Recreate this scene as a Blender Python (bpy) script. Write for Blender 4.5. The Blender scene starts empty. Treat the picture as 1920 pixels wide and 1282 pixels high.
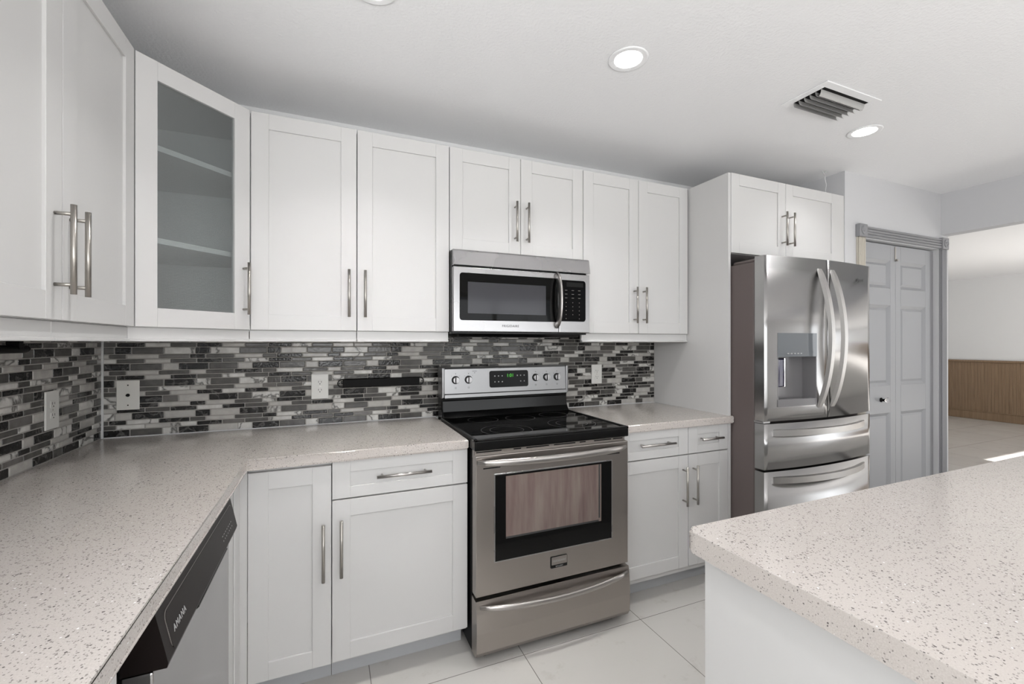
import bpy, bmesh, math, random
from mathutils import Vector, Matrix
C = bpy.context.scene
COL = C.collection
R = random.Random(7)
PI = math.pi

# ------------------------------------------------------------------ camera
cam_d = bpy.data.cameras.new('camera'); cam = bpy.data.objects.new('camera', cam_d); COL.objects.link(cam)
cam.location = (-0.5488, -2.3828, 1.3223)
cam.rotation_euler = (PI/2 + 0.0013, 0, -0.3983)
cam_d.sensor_width = 36; cam_d.lens = 817.59/1920*36
cam_d.clip_start = 0.02
C.camera = cam
# ------------------------------------------------------------------ view, world, sun, daylight
C.view_settings.view_transform = 'Standard'; C.view_settings.look = 'None'
C.view_settings.gamma = 1; C.view_settings.use_curve_mapping = False
C.view_settings.exposure = 0.24
w = bpy.data.worlds.new('sky'); C.world = w; w.use_nodes = True
bg = w.node_tree.nodes['Background']; bg.inputs[0].default_value = (0.86, 0.93, 1.0, 1); bg.inputs[1].default_value = 1.0
def light(name, kind, loc, rot, power, color=(1,1,1), **kw):
    d = bpy.data.lights.new(name, kind); d.energy = power; d.color = color
    for k, v in kw.items(): setattr(d, k, v)
    o = bpy.data.objects.new(name, d); COL.objects.link(o); o.location = loc; o.rotation_euler = rot
    return o
# sun comes over the patio side, low enough to reach into the far room
light('sun', 'SUN', (7, -9, 6), (math.radians(90-26.5), 0, 0), 24.0, (1, .99, .97), angle=0.006)
# daylight entering through the openings (patio door, window over the sink, far room door)
light('daylight_patio_door', 'AREA', (1.65, -4.12, 1.05), (PI/2+.36, 0, 0), 23, (.98, .99, 1), shape='RECTANGLE', size=1.8, size_y=1.9)
light('added_window_fill', 'AREA', (-.42, -4.12, 1.5), (PI/2+.08, 0, 0), 24, (.98, .99, 1), shape='RECTANGLE', size=1.2, size_y=1.0)  # added soft fill to widen the light source, not a known window
light('daylight_sink_window', 'AREA', (-1.40, -2.3, 1.6), (0, -PI/2-.45, 0), 16, (.99, 1, 1), shape='RECTANGLE', size=0.95, size_y=1.0)
light('daylight_far_room', 'AREA', (7.3, -4.12, 1.1), (PI/2+.1, 0, 0), 30, (.98, .99, 1), shape='RECTANGLE', size=2.2, size_y=2.0)
CAN_W = 3.3

# ------------------------------------------------------------------ materials
def lin(r, g=None, b=None):
    if g is None: g = b = r
    f = lambda c: (c/255/12.92) if c/255 <= .04045 else ((c/255+.055)/1.055)**2.4
    return (f(r), f(g), f(b), 1)
def newmat(name, col, rough=.5, metal=0, spec=.5, **kw):
    m = bpy.data.materials.new(name); m.use_nodes = True
    p = m.node_tree.nodes['Principled BSDF']
    p.inputs['Base Color'].default_value = col; p.inputs['Roughness'].default_value = rough
    p.inputs['Metallic'].default_value = metal; p.inputs['Specular IOR Level'].default_value = spec
    for k, v in kw.items(): p.inputs[k.replace('_', ' ')].default_value = v
    return m
class NT:
    def __init__(s, m): s.t = m.node_tree; s.p = s.t.nodes['Principled BSDF']
    def n(s, typ, **kw):
        nd = s.t.nodes.new(typ)
        for k, v in kw.items(): setattr(nd, k, v)
        return nd
    def l(s, a, b): s.t.links.new(a, b)
    def coord(s, scale=(1,1,1), loc=(0,0,0)):
        tc = s.n('ShaderNodeTexCoord'); mp = s.n('ShaderNodeMapping')
        mp.inputs['Scale'].default_value = scale; mp.inputs['Location'].default_value = loc
        s.l(tc.outputs['Object'], mp.inputs['Vector']); return mp.outputs['Vector']
    def noise(s, vec, scale, detail=3, rough=.5):
        q = s.n('ShaderNodeTexNoise'); q.inputs['Scale'].default_value = scale
        q.inputs['Detail'].default_value = detail; q.inputs['Roughness'].default_value = rough
        s.l(vec, q.inputs['Vector']); return q.outputs['Fac']
    def ramp(s, fac, stops):
        r = s.n('ShaderNodeValToRGB'); e = r.color_ramp.elements
        while len(e) < len(stops): e.new(.5)
        for x, (pos, c) in zip(e, stops): x.position = pos; x.color = c
        s.l(fac, r.inputs['Fac']); return r.outputs['Color']
    def bump(s, h, strength=.1, dist=.01):
        b = s.n('ShaderNodeBump'); b.inputs['Strength'].default_value = strength; b.inputs['Distance'].default_value = dist
        s.l(h, b.inputs['Height']); s.l(b.outputs['Normal'], s.p.inputs['Normal'])
    def mix(s, fac, a, b):
        m = s.n('ShaderNodeMix', data_type='RGBA')
        s.l(fac, m.inputs['Factor'])
        for x, i in ((a, 6), (b, 7)):
            if isinstance(x, tuple): m.inputs[i].default_value = x
            else: s.l(x, m.inputs[i])
        return m.outputs[2]

def paint(name, col, rough=.4, tex=60, st=.05, dist=.002):
    m = newmat(name, col, rough); k = NT(m); v = k.coord()
    k.bump(k.noise(v, tex, 4), st, dist); return m
M = {}
M['cab'] = paint('white_cabinet_lacquer', lin(205, 204, 203), .38, 40, .03)
M['kick'] = paint('toe_kick_paint', lin(190, 192, 195), .5)
M['wall'] = paint('grey_wall_paint', lin(203, 203, 205), .75, 160, .18, .002)
M['wallw'] = paint('white_wall_paint', lin(232, 232, 232), .75, 160, .15, .002)
M['ceil'] = paint('knockdown_ceiling_paint', lin(240, 240, 241), .85, 95, .45, .004)
M['door'] = paint('grey_door_paint', lin(158, 159, 162), .42, 90, .04)
M['trimg'] = paint('grey_trim_paint', lin(142, 142, 145), .45, 90, .04)
M['beige'] = paint('cream_trim_paint', lin(190, 184, 172), .5, 90, .04)
M['plate'] = newmat('white_plastic', lin(212, 211, 207), .35)
M['platesteel'] = newmat('ivory_metal_plate', lin(214, 212, 206), .4)
M['slot'] = newmat('dark_slot', lin(26), .6, 0, .12)
M['black'] = newmat('black_enamel', lin(9), .2, 0, .3)
M['blackmat'] = newmat('black_plastic', lin(10, 9, 9), .5, 0, .12)
M['glassblack'] = newmat('black_ceramic_glass', lin(5), .045, 0, .3)
M['mwglass'] = newmat('microwave_window_glass', lin(5), .04, 0, .16)
M['mwmesh'] = newmat('microwave_window_screen', lin(58, 58, 62), .1, 0, .3)
M['ctrl'] = newmat('control_glass', lin(10, 10, 11), .12, 0, .1)
M['mark'] = newmat('printed_legend_light', lin(170), .6)
M['markd'] = newmat('printed_legend_dark', lin(50), .6)
M['taupe'] = paint('taupe_fridge_side', lin(98, 88, 86), .5, 300, .1, .0008)
M['dwdark'] = newmat('dark_brown_console', lin(30, 25, 24), .38, 0, .1)
M['dwgloss'] = newmat('console_outline', lin(120, 116, 112), .3)
M['chrome'] = newmat('chrome', lin(225), .08, 1)
M['crystal'] = newmat('crystal_knob_glass', (1,1,1,1), .03, 0, Transmission_Weight=1.0)
M['caulk'] = newmat('white_caulk', lin(205), .45)
M['interior'] = newmat('cabinet_interior_melamine', lin(216), .5)
M['cord'] = newmat('white_cord', lin(215), .5)
M['blade'] = paint('vent_blade_grey', lin(168, 167, 165), .45)
def emis(name, col, st):
    m = newmat(name, col, .5); p = m.node_tree.nodes['Principled BSDF']
    p.inputs['Emission Color'].default_value = col; p.inputs['Emission Strength'].default_value = st; return m
M['lamp'] = emis('lamp_diffuser', (1, .985, .96, 1), 9)
M['green'] = emis('green_led_digits', lin(80, 190, 60), .5)
M['blueled'] = newmat('dispenser_pad', lin(44, 36, 70), .12)

def steel(name, col, rough, axis, bump=.02):
    m = newmat(name, col, rough, 1); k = NT(m)
    v2 = k.coord((1.2, 1.2, 1.2)); f2 = k.noise(v2, 3.0, 3, .55)
    r = k.n('ShaderNodeMapRange'); r.inputs['To Min'].default_value = rough-.07; r.inputs['To Max'].default_value = rough+.1
    k.l(f2, r.inputs['Value']); k.l(r.outputs[0], k.p.inputs['Roughness'])
    k.p.inputs['Anisotropic'].default_value = .5
    return m
M['steelv'] = steel('brushed_stainless_steel_door', lin(176, 175, 175), .21, 'z')
M['steelb'] = steel('warm_brushed_stainless', lin(164, 158, 153), .31, 'x')
M['steelmw'] = steel('bright_brushed_stainless', lin(176, 175, 176), .27, 'x')
M['steelbg'] = steel('satin_panel_steel', lin(150, 150, 151), .36, 'x')
M['satinh'] = newmat('satin_handle_steel', lin(196, 194, 192), .38, 1)
M['nickel'] = newmat('brushed_nickel', lin(172, 168, 162), .3, 1)
M['nickelh'] = newmat('polished_steel_handle', lin(176, 172, 169), .30, 1)

def quartz():
    m = newmat('speckled_quartz', lin(200, 194, 188), .13); k = NT(m)
    v = k.coord()
    nz = k.n('ShaderNodeTexNoise'); nz.inputs['Scale'].default_value = 260; k.l(v, nz.inputs['Vector'])
    warp = k.n('ShaderNodeVectorMath', operation='MULTIPLY_ADD'); warp.inputs[1].default_value = (.003,)*3
    k.l(nz.outputs['Color'], warp.inputs[0]); k.l(v, warp.inputs[2])
    def specks(scale, size, prob, seed):
        vo = k.n('ShaderNodeTexVoronoi'); vo.inputs['Scale'].default_value = scale
        off = k.n('ShaderNodeVectorMath', operation='ADD'); off.inputs[1].default_value = (seed, seed*.7, seed*.3)
        k.l(warp.outputs[0], off.inputs[0]); k.l(off.outputs[0], vo.inputs['Vector'])
        sep = k.n('ShaderNodeSeparateColor'); k.l(vo.outputs['Color'], sep.inputs[0])
        lt = k.n('ShaderNodeMath', operation='LESS_THAN'); lt.inputs[1].default_value = prob; k.l(sep.outputs[0], lt.inputs[0])
        sz = k.n('ShaderNodeMath', operation='MULTIPLY'); sz.inputs[1].default_value = size; k.l(sep.outputs[1], sz.inputs[0])
        ls = k.n('ShaderNodeMath', operation='LESS_THAN'); k.l(vo.outputs['Distance'], ls.inputs[0]); k.l(sz.outputs[0], ls.inputs[1])
        mu = k.n('ShaderNodeMath', operation='MULTIPLY'); k.l(lt.outputs[0], mu.inputs[0]); k.l(ls.outputs[0], mu.inputs[1])
        return mu.outputs[0]
    fine = k.noise(v, 420, 2); blot = k.noise(v, 5, 2)
    base = k.ramp(fine, [(.3, lin(176, 169, 163)), (.7, lin(202, 197, 192))])
    base = k.mix(blot, base, lin(194, 186, 181))
    c = k.mix(specks(330, .62, .30, 0), base, lin(140, 134, 130))
    c = k.mix(specks(210, .46, .13, 3.1), c, lin(104, 99, 97))
    c = k.mix(specks(260, .42, .025, 7.7), c, lin(232, 232, 232))
    k.l(c, k.p.inputs['Base Color'])
    return m
M['quartz'] = quartz()

def tilefloor():
    m = newmat('porcelain_floor_tile', lin(206, 201, 195), .16); k = NT(m)
    v = k.coord((1,1,1), (-.210+.61*10, .709+.61*20, 0))
    b = k.n('ShaderNodeTexBrick'); b.offset = 0; b.squash = 1
    b.inputs['Scale'].default_value = 1; b.inputs['Brick Width'].default_value = .6105; b.inputs['Row Height'].default_value = .6105
    b.inputs['Mortar Size'].default_value = .0018; b.inputs['Mortar Smooth'].default_value = .3
    b.inputs['Color1'].default_value = lin(206, 203, 199); b.inputs['Color2'].default_value = lin(201, 198, 194); b.inputs['Mortar'].default_value = lin(120, 116, 112)
    k.l(v, b.inputs['Vector'])
    dirt = k.ramp(k.noise(k.coord((1,1,1)), 9, 6, .7), [(.0, lin(196, 188, 178)), (.30, lin(196,188,178)), (.42, (1,1,1,1))])
    mm = k.n('ShaderNodeMix', data_type='RGBA', blend_type='MULTIPLY'); mm.inputs[0].default_value = .25
    k.l(b.outputs['Color'], mm.inputs[6]); k.l(dirt, mm.inputs[7]); k.l(mm.outputs[2], k.p.inputs['Base Color'])
    k.bump(b.outputs['Fac'], -.3, .002)
    r = k.n('ShaderNodeMapRange'); r.inputs['To Min'].default_value = .12; r.inputs['To Max'].default_value = .24
    k.l(k.noise(k.coord(), 4, 4), r.inputs['Value']); k.l(r.outputs[0], k.p.inputs['Roughness'])
    return m
M['floor'] = tilefloor()

def glass_tile(name, c0, c1, vein=None, rough=.1, vs=16):
    m = newmat(name, c0, rough, 0, .32); k = NT(m); v = k.coord()
    f = k.noise(v, 30, 3); c = k.ramp(f, [(.35, c0), (.65, c1)])
    if vein:
        nz = k.n('ShaderNodeTexNoise'); nz.inputs['Scale'].default_value = vs; nz.inputs['Detail'].default_value = 4; nz.inputs['Distortion'].default_value = .35
        k.l(v, nz.inputs['Vector'])
        a = k.n('ShaderNodeMath', operation='SUBTRACT'); a.inputs[1].default_value = .5; k.l(nz.outputs['Fac'], a.inputs[0])
        ab = k.n('ShaderNodeMath', operation='ABSOLUTE'); k.l(a.outputs[0], ab.inputs[0])
        vv = k.ramp(ab.outputs[0], [(0.0, (1,1,1,1)), (.030, (0,0,0,1))])
        c = k.mix(vv, c, vein)
    k.l(c, k.p.inputs['Base Color'])
    k.bump(k.noise(v, 95, 2), .22, .003)
    return m
TM = [glass_tile('tile_black_marble', lin(14, 13, 13), lin(26, 25, 24), lin(84, 82, 80)),
      glass_tile('tile_dark_grey', lin(72, 70, 68), lin(86, 84, 81)),
      glass_tile('tile_light_grey', lin(166, 163, 159), lin(180, 177, 172)),
      glass_tile('tile_white_marble', lin(186, 184, 180), lin(206, 204, 200), lin(92, 90, 87), .12, 7),
      glass_tile('tile_mid_grey', lin(96, 93, 90), lin(108, 105, 102))]
M['grout'] = newmat('grey_grout', lin(150, 147, 142), .8)

def wood():
    m = newmat('brown_beadboard_paint', lin(136, 112, 88), .55); k = NT(m)
    c = k.ramp(k.noise(k.coord((18, 18, 1)), 3, 4), [(.3, lin(128, 104, 80)), (.7, lin(144, 120, 95))]); k.l(c, k.p.inputs['Base Color']); return m
M['wain'] = wood()
M['conc'] = paint('patio_concrete', lin(150, 148, 144), .8)
M['roof'] = newmat('shade_roof_panel', lin(150, 155, 160), .6)
def hedge():
    m = newmat('hedge_leaves', lin(60, 80, 50), .7); k = NT(m)
    c = k.ramp(k.noise(k.coord(), 9, 5, .7), [(.35, lin(28, 40, 26)), (.6, lin(92, 116, 78))]); k.l(c, k.p.inputs['Base Color']); return m
M['hedge'] = hedge()
def pebbled():
    m = bpy.data.materials.new('patterned_glass'); m.use_nodes = True; t = m.node_tree; t.nodes.clear()
    o = t.nodes.new('ShaderNodeOutputMaterial'); mx = t.nodes.new('ShaderNodeMixShader'); g = t.nodes.new('ShaderNodeBsdfGlossy'); tr = t.nodes.new('ShaderNodeBsdfTransparent')
    tr.inputs[0].default_value = (.82, .85, .85, 1); g.inputs['Roughness'].default_value = .12; g.inputs['Color'].default_value = (.8,.8,.8,1)
    tc = t.nodes.new('ShaderNodeTexCoord'); w1 = t.nodes.new('ShaderNodeTexVoronoi'); w1.inputs['Scale'].default_value = 190; w1.inputs['Randomness'].default_value = .15
    b = t.nodes.new('ShaderNodeBump'); b.inputs['Strength'].default_value = .5; b.inputs['Distance'].default_value = .0022
    t.links.new(tc.outputs['Object'], w1.inputs['Vector']); t.links.new(w1.outputs['Distance'], b.inputs['Height'])
    t.links.new(b.outputs[0], g.inputs['Normal'])
    mx.inputs[0].default_value = .13; t.links.new(tr.outputs[0], mx.inputs[1]); t.links.new(g.outputs[0], mx.inputs[2]); t.links.new(mx.outputs[0], o.inputs[0]); return m
M['pebble'] = pebbled()
def clear():
    m = bpy.data.materials.new('window_glass'); m.use_nodes = True; t = m.node_tree; t.nodes.clear()
    o = t.nodes.new('ShaderNodeOutputMaterial'); mx = t.nodes.new('ShaderNodeMixShader'); g = t.nodes.new('ShaderNodeBsdfGlossy'); tr = t.nodes.new('ShaderNodeBsdfTransparent')
    g.inputs['Roughness'].default_value = .02; mx.inputs[0].default_value = .08
    t.links.new(tr.outputs[0], mx.inputs[1]); t.links.new(g.outputs[0], mx.inputs[2]); t.links.new(mx.outputs[0], o.inputs[0]); return m
M['clear'] = clear()
def oven_reflection():  # brownish streaks paint a reflection into the glass colour
    m = newmat('oven_painted_reflection', lin(128, 112, 106), .14); k = NT(m)
    f = k.noise(k.coord((22, 22, 2.2)), 1.0, 4, .6)
    c = k.ramp(f, [(.35, lin(128, 116, 110)), (.6, lin(112, 96, 92)), (.75, lin(98, 84, 82))]); k.l(c, k.p.inputs['Base Color']); return m
M['ovenrefl'] = oven_reflection()

# ------------------------------------------------------------------ mesh helpers
def rootloc(o):
    v = Vector((0,0,0))
    while o: v += o.location; o = o.parent
    return v
class F:   # local frame: a = along the face (viewer's left to right), o = out of the face, z = up
    def __init__(s, org, a, o): s.org = Vector(org); s.a = Vector(a).normalized(); s.o = Vector(o).normalized()
    def __call__(s, a, o, z): return s.org + s.a*a + s.o*o + Vector((0,0,z))
BACK = F((0,0,0), (1,0,0), (0,-1,0))
WORLD = F((0,0,0), (1,0,0), (0,1,0))
class MB:
    def __init__(s, fr=WORLD): s.b = bmesh.new(); s.f = fr; s.mats = []
    def box(s, a0, a1, o0, o1, z0, z1, bev=0, mi=0, seg=1):
        vs = [s.b.verts.new(s.f(a, o, z)) for z in (z0, z1) for o in (o0, o1) for a in (a0, a1)]
        fs = [s.b.faces.new([vs[i] for i in q]) for q in ((0,1,3,2),(4,6,7,5),(0,4,5,1),(2,3,7,6),(0,2,6,4),(1,5,7,3))]
        for f in fs: f.material_index = mi
        if bev:
            es = list({e for f in fs for e in f.edges})
            r = bmesh.ops.bevel(s.b, geom=es, offset=bev, segments=seg, affect='EDGES', profile=.5)
            for f in r['faces']: f.material_index = mi
        return s
    def prism(s, pts, z0, z1, bev=0, seg=2, mi=0):     # polygon in (a,o), extruded in z
        lo = [s.b.verts.new(s.f(a, o, z0)) for a, o in pts]; hi = [s.b.verts.new(s.f(a, o, z1)) for a, o in pts]
        n = len(pts); fs = [s.b.faces.new(lo), s.b.faces.new(hi)]
        for i in range(n): fs.append(s.b.faces.new((lo[i], lo[(i+1) % n], hi[(i+1) % n], hi[i])))
        for f in fs: f.material_index = mi
        if bev:
            es = list({e for f in fs for e in f.edges}); bmesh.ops.bevel(s.b, geom=es, offset=bev, segments=seg, affect='EDGES')
        return s
    def plate(s, pts, o0, o1, bev=0, mi=0):            # polygon in (a,z), extruded along o
        lo = [s.b.verts.new(s.f(a, o0, z)) for a, z in pts]; hi = [s.b.verts.new(s.f(a, o1, z)) for a, z in pts]
        n = len(pts); fs = [s.b.faces.new(lo), s.b.faces.new(hi)]
        for i in range(n): fs.append(s.b.faces.new((lo[i], lo[(i+1) % n], hi[(i+1) % n], hi[i])))
        for f in fs: f.material_index = mi
        if bev: bmesh.ops.bevel(s.b, geom=list(fs[1].edges), offset=bev, segments=2, affect='EDGES')
        return s
    def side(s, pts, a0, a1, mi=0):                    # polygon in (o,z), extruded along a
        lo = [s.b.verts.new(s.f(a0, o, z)) for o, z in pts]; hi = [s.b.verts.new(s.f(a1, o, z)) for o, z in pts]
        n = len(pts); fs = [s.b.faces.new(lo), s.b.faces.new(hi)]
        for i in range(n): fs.append(s.b.faces.new((lo[i], lo[(i+1) % n], hi[(i+1) % n], hi[i])))
        for f in fs: f.material_index = mi
        return s
    def tube(s, pts, r, seg=12, flat=None, mi=0, up=None):   # swept tube through local points; r number or list; flat=(w,h) for elliptical/box band
        P = [s.f(*p) for p in pts]; rings = []
        for i, p in enumerate(P):
            t = (P[min(i+1, len(P)-1)] - P[max(i-1, 0)]).normalized()
            ref = up if up is not None else (Vector((0,0,1)) if abs(t.z) < .9 else Vector((1,0,0)))
            u = t.cross(ref).normalized(); v = u.cross(t).normalized()
            rr = r[i] if isinstance(r, (list, tuple)) else r
            ru, rv = (rr*flat[0], rr*flat[1]) if flat else (rr, rr)
            rings.append([s.b.verts.new(p + u*math.cos(2*PI*k/seg)*ru + v*math.sin(2*PI*k/seg)*rv) for k in range(seg)])
        for A, B in zip(rings, rings[1:]):
            for k in range(seg):
                f = s.b.faces.new((A[k], A[(k+1) % seg], B[(k+1) % seg], B[k])); f.smooth = True; f.material_index = mi
        for rg in (rings[0], rings[-1]):
            f = s.b.faces.new(rg); f.material_index = mi
        return s
    def lathe(s, c, axis, prof, seg=28, mi=0):          # profile of (distance along axis, radius) from local point c
        c = s.f(*c); ax = Vector(axis).normalized(); ref = Vector((0,0,1)) if abs(ax.z) < .9 else Vector((1,0,0))
        u = ax.cross(ref).normalized(); v = u.cross(ax); rings = []
        for d, r in prof: rings.append([s.b.verts.new(c + ax*d + (u*math.cos(2*PI*k/seg) + v*math.sin(2*PI*k/seg))*r) for k in range(seg)])
        for A, B in zip(rings, rings[1:]):
            for k in range(seg):
                f = s.b.faces.new((A[k], A[(k+1) % seg], B[(k+1) % seg], B[k])); f.smooth = True; f.material_index = mi
        for rg in (rings[0], rings[-1]):
            f = s.b.faces.new(rg); f.material_index = mi
        return s
    def build(s, name, mat, parent=None, loc=None, flatshade=False):
        bmesh.ops.recalc_face_normals(s.b, faces=s.b.faces)
        org = rootloc(parent) if parent else Vector(loc or (0,0,0))
        for v in s.b.verts: v.co -= org
        me = bpy.data.meshes.new(name); s.b.to_mesh(me); s.b.free()
        for m in (mat if isinstance(mat, (list, tuple)) else [mat]): me.materials.append(m)
        o = bpy.data.objects.new(name, me); COL.objects.link(o)
        if parent: o.parent = parent
        elif loc: o.location = loc
        return o
def thing(name, label, cat, loc, group=None):
    o = bpy.data.objects.new(name, None); COL.objects.link(o); o.location = loc; o.empty_display_size = .1
    o['label'] = label; o['category'] = cat
    if group: o['group'] = group
    return o
def tag(o, label, cat, group=None):
    o['label'] = label; o['category'] = cat
    if group: o['group'] = group
    return o
def struct(o): o['kind'] = 'structure'; return o
def rrect(a0, a1, z0, z1, r, n=5):
    pts = []
    for cx, cz, s0 in ((a1-r, z1-r, 0), (a0+r, z1-r, 90), (a0+r, z0+r, 180), (a1-r, z0+r, 270)):
        for i in range(n+1):
            t = math.radians(s0 + 90*i/n); pts.append((cx + r*math.cos(t), cz + r*math.sin(t)))
    return pts
def text(body, name, fr, a, o, z, size, mat, parent, depth=.0004, align='CENTER', space=1.0, bold=0.0, tilt=0):
    cu = bpy.data.curves.new(name, 'FONT'); cu.body = body; cu.size = size; cu.extrude = depth; cu.align_x = align; cu.align_y = 'CENTER'
    cu.space_character = space; cu.offset = bold
    tmp = bpy.data.objects.new(name, cu); COL.objects.link(tmp)
    dg = bpy.context.evaluated_depsgraph_get(); dg.update()
    me = bpy.data.meshes.new_from_object(tmp.evaluated_get(dg)); bpy.data.objects.remove(tmp)
    me.materials.clear(); me.materials.append(mat)
    n = fr.o; x = fr.a; y = Vector((0,0,1))
    if tilt: y = (Vector((0,0,1))*math.cos(tilt) - n*math.sin(tilt)); n = x.cross(y)
    org = fr(a, o, z) - rootloc(parent)
    for v in me.vertices: c = v.co.copy(); v.co = org + x*c.x + y*c.y + n*c.z
    ob = bpy.data.objects.new(name, me); COL.objects.link(ob); ob.parent = parent; return ob

# ------------------------------------------------------------------ room shell
XL = -1.4419; H = 2.44; YF = -4.2
b = MB(); b.box(XL-.12, 9.92, YF-.12, 3.1, -.1, 0); struct(b.build('floor', M['floor']))
b = MB(); b.box(XL-.12, 9.92, YF-.12, 3.1, H, H+.1); struct(b.build('ceiling', M['ceil']))
b = MB(); b.box(XL-.12, 2.545, 0, .12, 0, H); struct(b.build('wall_back', M['wallw']))
b = MB()   # left wall with the opening over the sink
b.box(XL-.12, XL, YF, -2.82, 0, H); b.box(XL-.12, XL, -1.78, 0, 0, H); b.box(XL-.12, XL, -2.82, -1.78, 0, 1.10); b.box(XL-.12, XL, -2.82, -1.78, 2.12, H)
struct(b.build('wall_left', M['wallw']))
b = MB()   # wall behind the camera: patio door opening, far room opening, added window opening
for x0, x1, z0, z1 in ((XL-.12, -1.05, 0, H), (-1.05, .20, 0, 1.0), (-1.05, .20, 2.02, H), (.20, .72, 0, H), (.72, 2.60, 2.02, H), (2.60, 6.28, 0, H), (6.28, 8.5, 2.195, H), (8.5, 9.92, 0, H)): b.box(x0, x1, YF-.12, YF, z0, z1)
struct(b.build('wall_front', M['wallw']))
b = MB()   # patio door frame and panes
for x in (.72, 1.62, 2.56): b.box(x, x+.05, YF-.09, YF-.04, 0, 2.02)
b.box(.72, 2.6, YF-.09, YF-.04, 0, .06); b.box(.72, 2.6, YF-.09, YF-.04, 1.96, 2.02)
fr_ = struct(b.build('door_1', M['plate']))
b = MB(); b.box(.77, 1.62, YF-.07, YF-.06, .06, 1.96); b.box(1.67, 2.56, YF-.07, YF-.06, .06, 1.96); b.build('pane', M['clear'], fr_)
b = MB()  # added window, unseen, opened to bring more fill light into the kitchen
for x in (-1.05, -.45, .15): b.box(x, x+.05, YF-.09, YF-.04, 1.0, 2.02)
b.box(-1.05, .20, YF-.09, YF-.04, 1.0, 1.05); b.box(-1.05, .20, YF-.09, YF-.04, 1.97, 2.02)
fr_ = struct(b.build('added_window_2', M['plate']))
b = MB(); b.box(-1.0, .15, YF-.07, YF-.065, 1.05, 1.97); b.build('pane', M['clear'], fr_)
b = MB(); X0 = XL-.09
for y in (-2.82, -2.325, -1.83): b.box(X0, X0+.04, y, y+.05, 1.10, 2.12)
b.box(X0, X0+.04, -2.82, -1.78, 1.10, 1.15); b.box(X0, X0+.04, -2.82, -1.78, 2.07, 2.12)
fr_ = struct(b.build('window_1', M['plate']))
b = MB(); b.box(X0+.015, X0+.02, -2.77, -1.83, 1.15, 2.07); b.build('pane', M['clear'], fr_)
b = MB(); b.box(3.75, 3.80, 3.0, 3.1, 0, H); b.box(3.8, 9.92, 3.0, 3.1, 0, H); struct(b.build('wall_far_back', M['wallw']))
b = MB(); b.box(9.8, 9.92, YF, 3.0, 0, H); struct(b.build('wall_far', M['wallw']))
# pantry wall with the bifold opening
PY = -.61; PX0, PX1 = 2.545, 3.80; DX0, DX1, DZ = 2.715, 3.665, 2.02
b = MB()
b.box(PX0, DX0, PY, PY+.1, 0, H); b.box(DX1, PX1, PY, PY+.1, 0, H); b.box(DX0, DX1, PY, PY+.1, DZ, H)
b.box(PX0, PX0+.1, PY+.1, .12, 0, H)
struct(b.build('wall_pantry', M['wall']))
b = MB(); b.box(3.70, 3.80, PY+.1, 3.0, 0, H); struct(b.build('wall_pantry_side', M['wallw']))
b = MB(); b.box(3.70, 3.80, YF, PY-.0005, 2.13, H); struct(b.build('wall_header', M['wall']))
b = MB(); b.box(2.66, 3.70, .0, .1, 0, H); struct(b.build('wall_pantry_back', M['wallw']))
# beadboard wainscot in the far room
b = MB()
y = YF+.01
while y < 2.98:
    b.box(9.776, 9.799, y, min(y+.0415, 2.99), .0, .985, .004); y += .042
b.box(9.755, 9.799, YF+.01, 2.99, .985, 1.02, .006); b.box(9.765, 9.799, YF+.01, 2.99, .0, .13, .006); b.box(9.760, 9.799, YF+.01, 2.99, .13, .145, .004)
struct(b.build('trim_1', M['wain']))
# casing round the bifold door
def fluted(mb, x0, x1, z0, z1, vertical):
    n = 4
    mb.box(x0, x1, -PY+.0005, -PY+.012, z0, z1, .001)
    for i in range(n):
        if vertical:
            q = (x1-x0)/n; mb.box(x0+q*i+.003, x0+q*(i+1)-.003, -PY+.010, -PY+.022, z0, z1, .004)
        else:
            q = (z1-z0)/n; mb.box(x0, x1, -PY+.010, -PY+.022, z0+q*i+.003, z0+q*(i+1)-.003, .004)
b = MB(BACK); fluted(b, 2.662, 2.735, 0, 2.02, True); struct(b.build('trim_2', M['beige']))
b = MB(BACK); fluted(b, 3.672, 3.738, 0, 2.02, True); struct(b.build('trim_3', M['trimg']))
b = MB(BACK); fluted(b, 2.735, 3.665, 2.025, 2.098, False)
for x in (2.655, 3.663):
    b.box(x, x+.082, -PY+.0005, -PY+.03, 2.02, 2.104, .003)
    b.lathe((x+.041, -PY+.029, 2.062), (0,-1,0), [(0, .03), (.006, .028), (.006, .02), (.002, .016), (.002, .01), (.008, .006)], 20)
struct(b.build('trim_4', M['trimg']))
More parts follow.
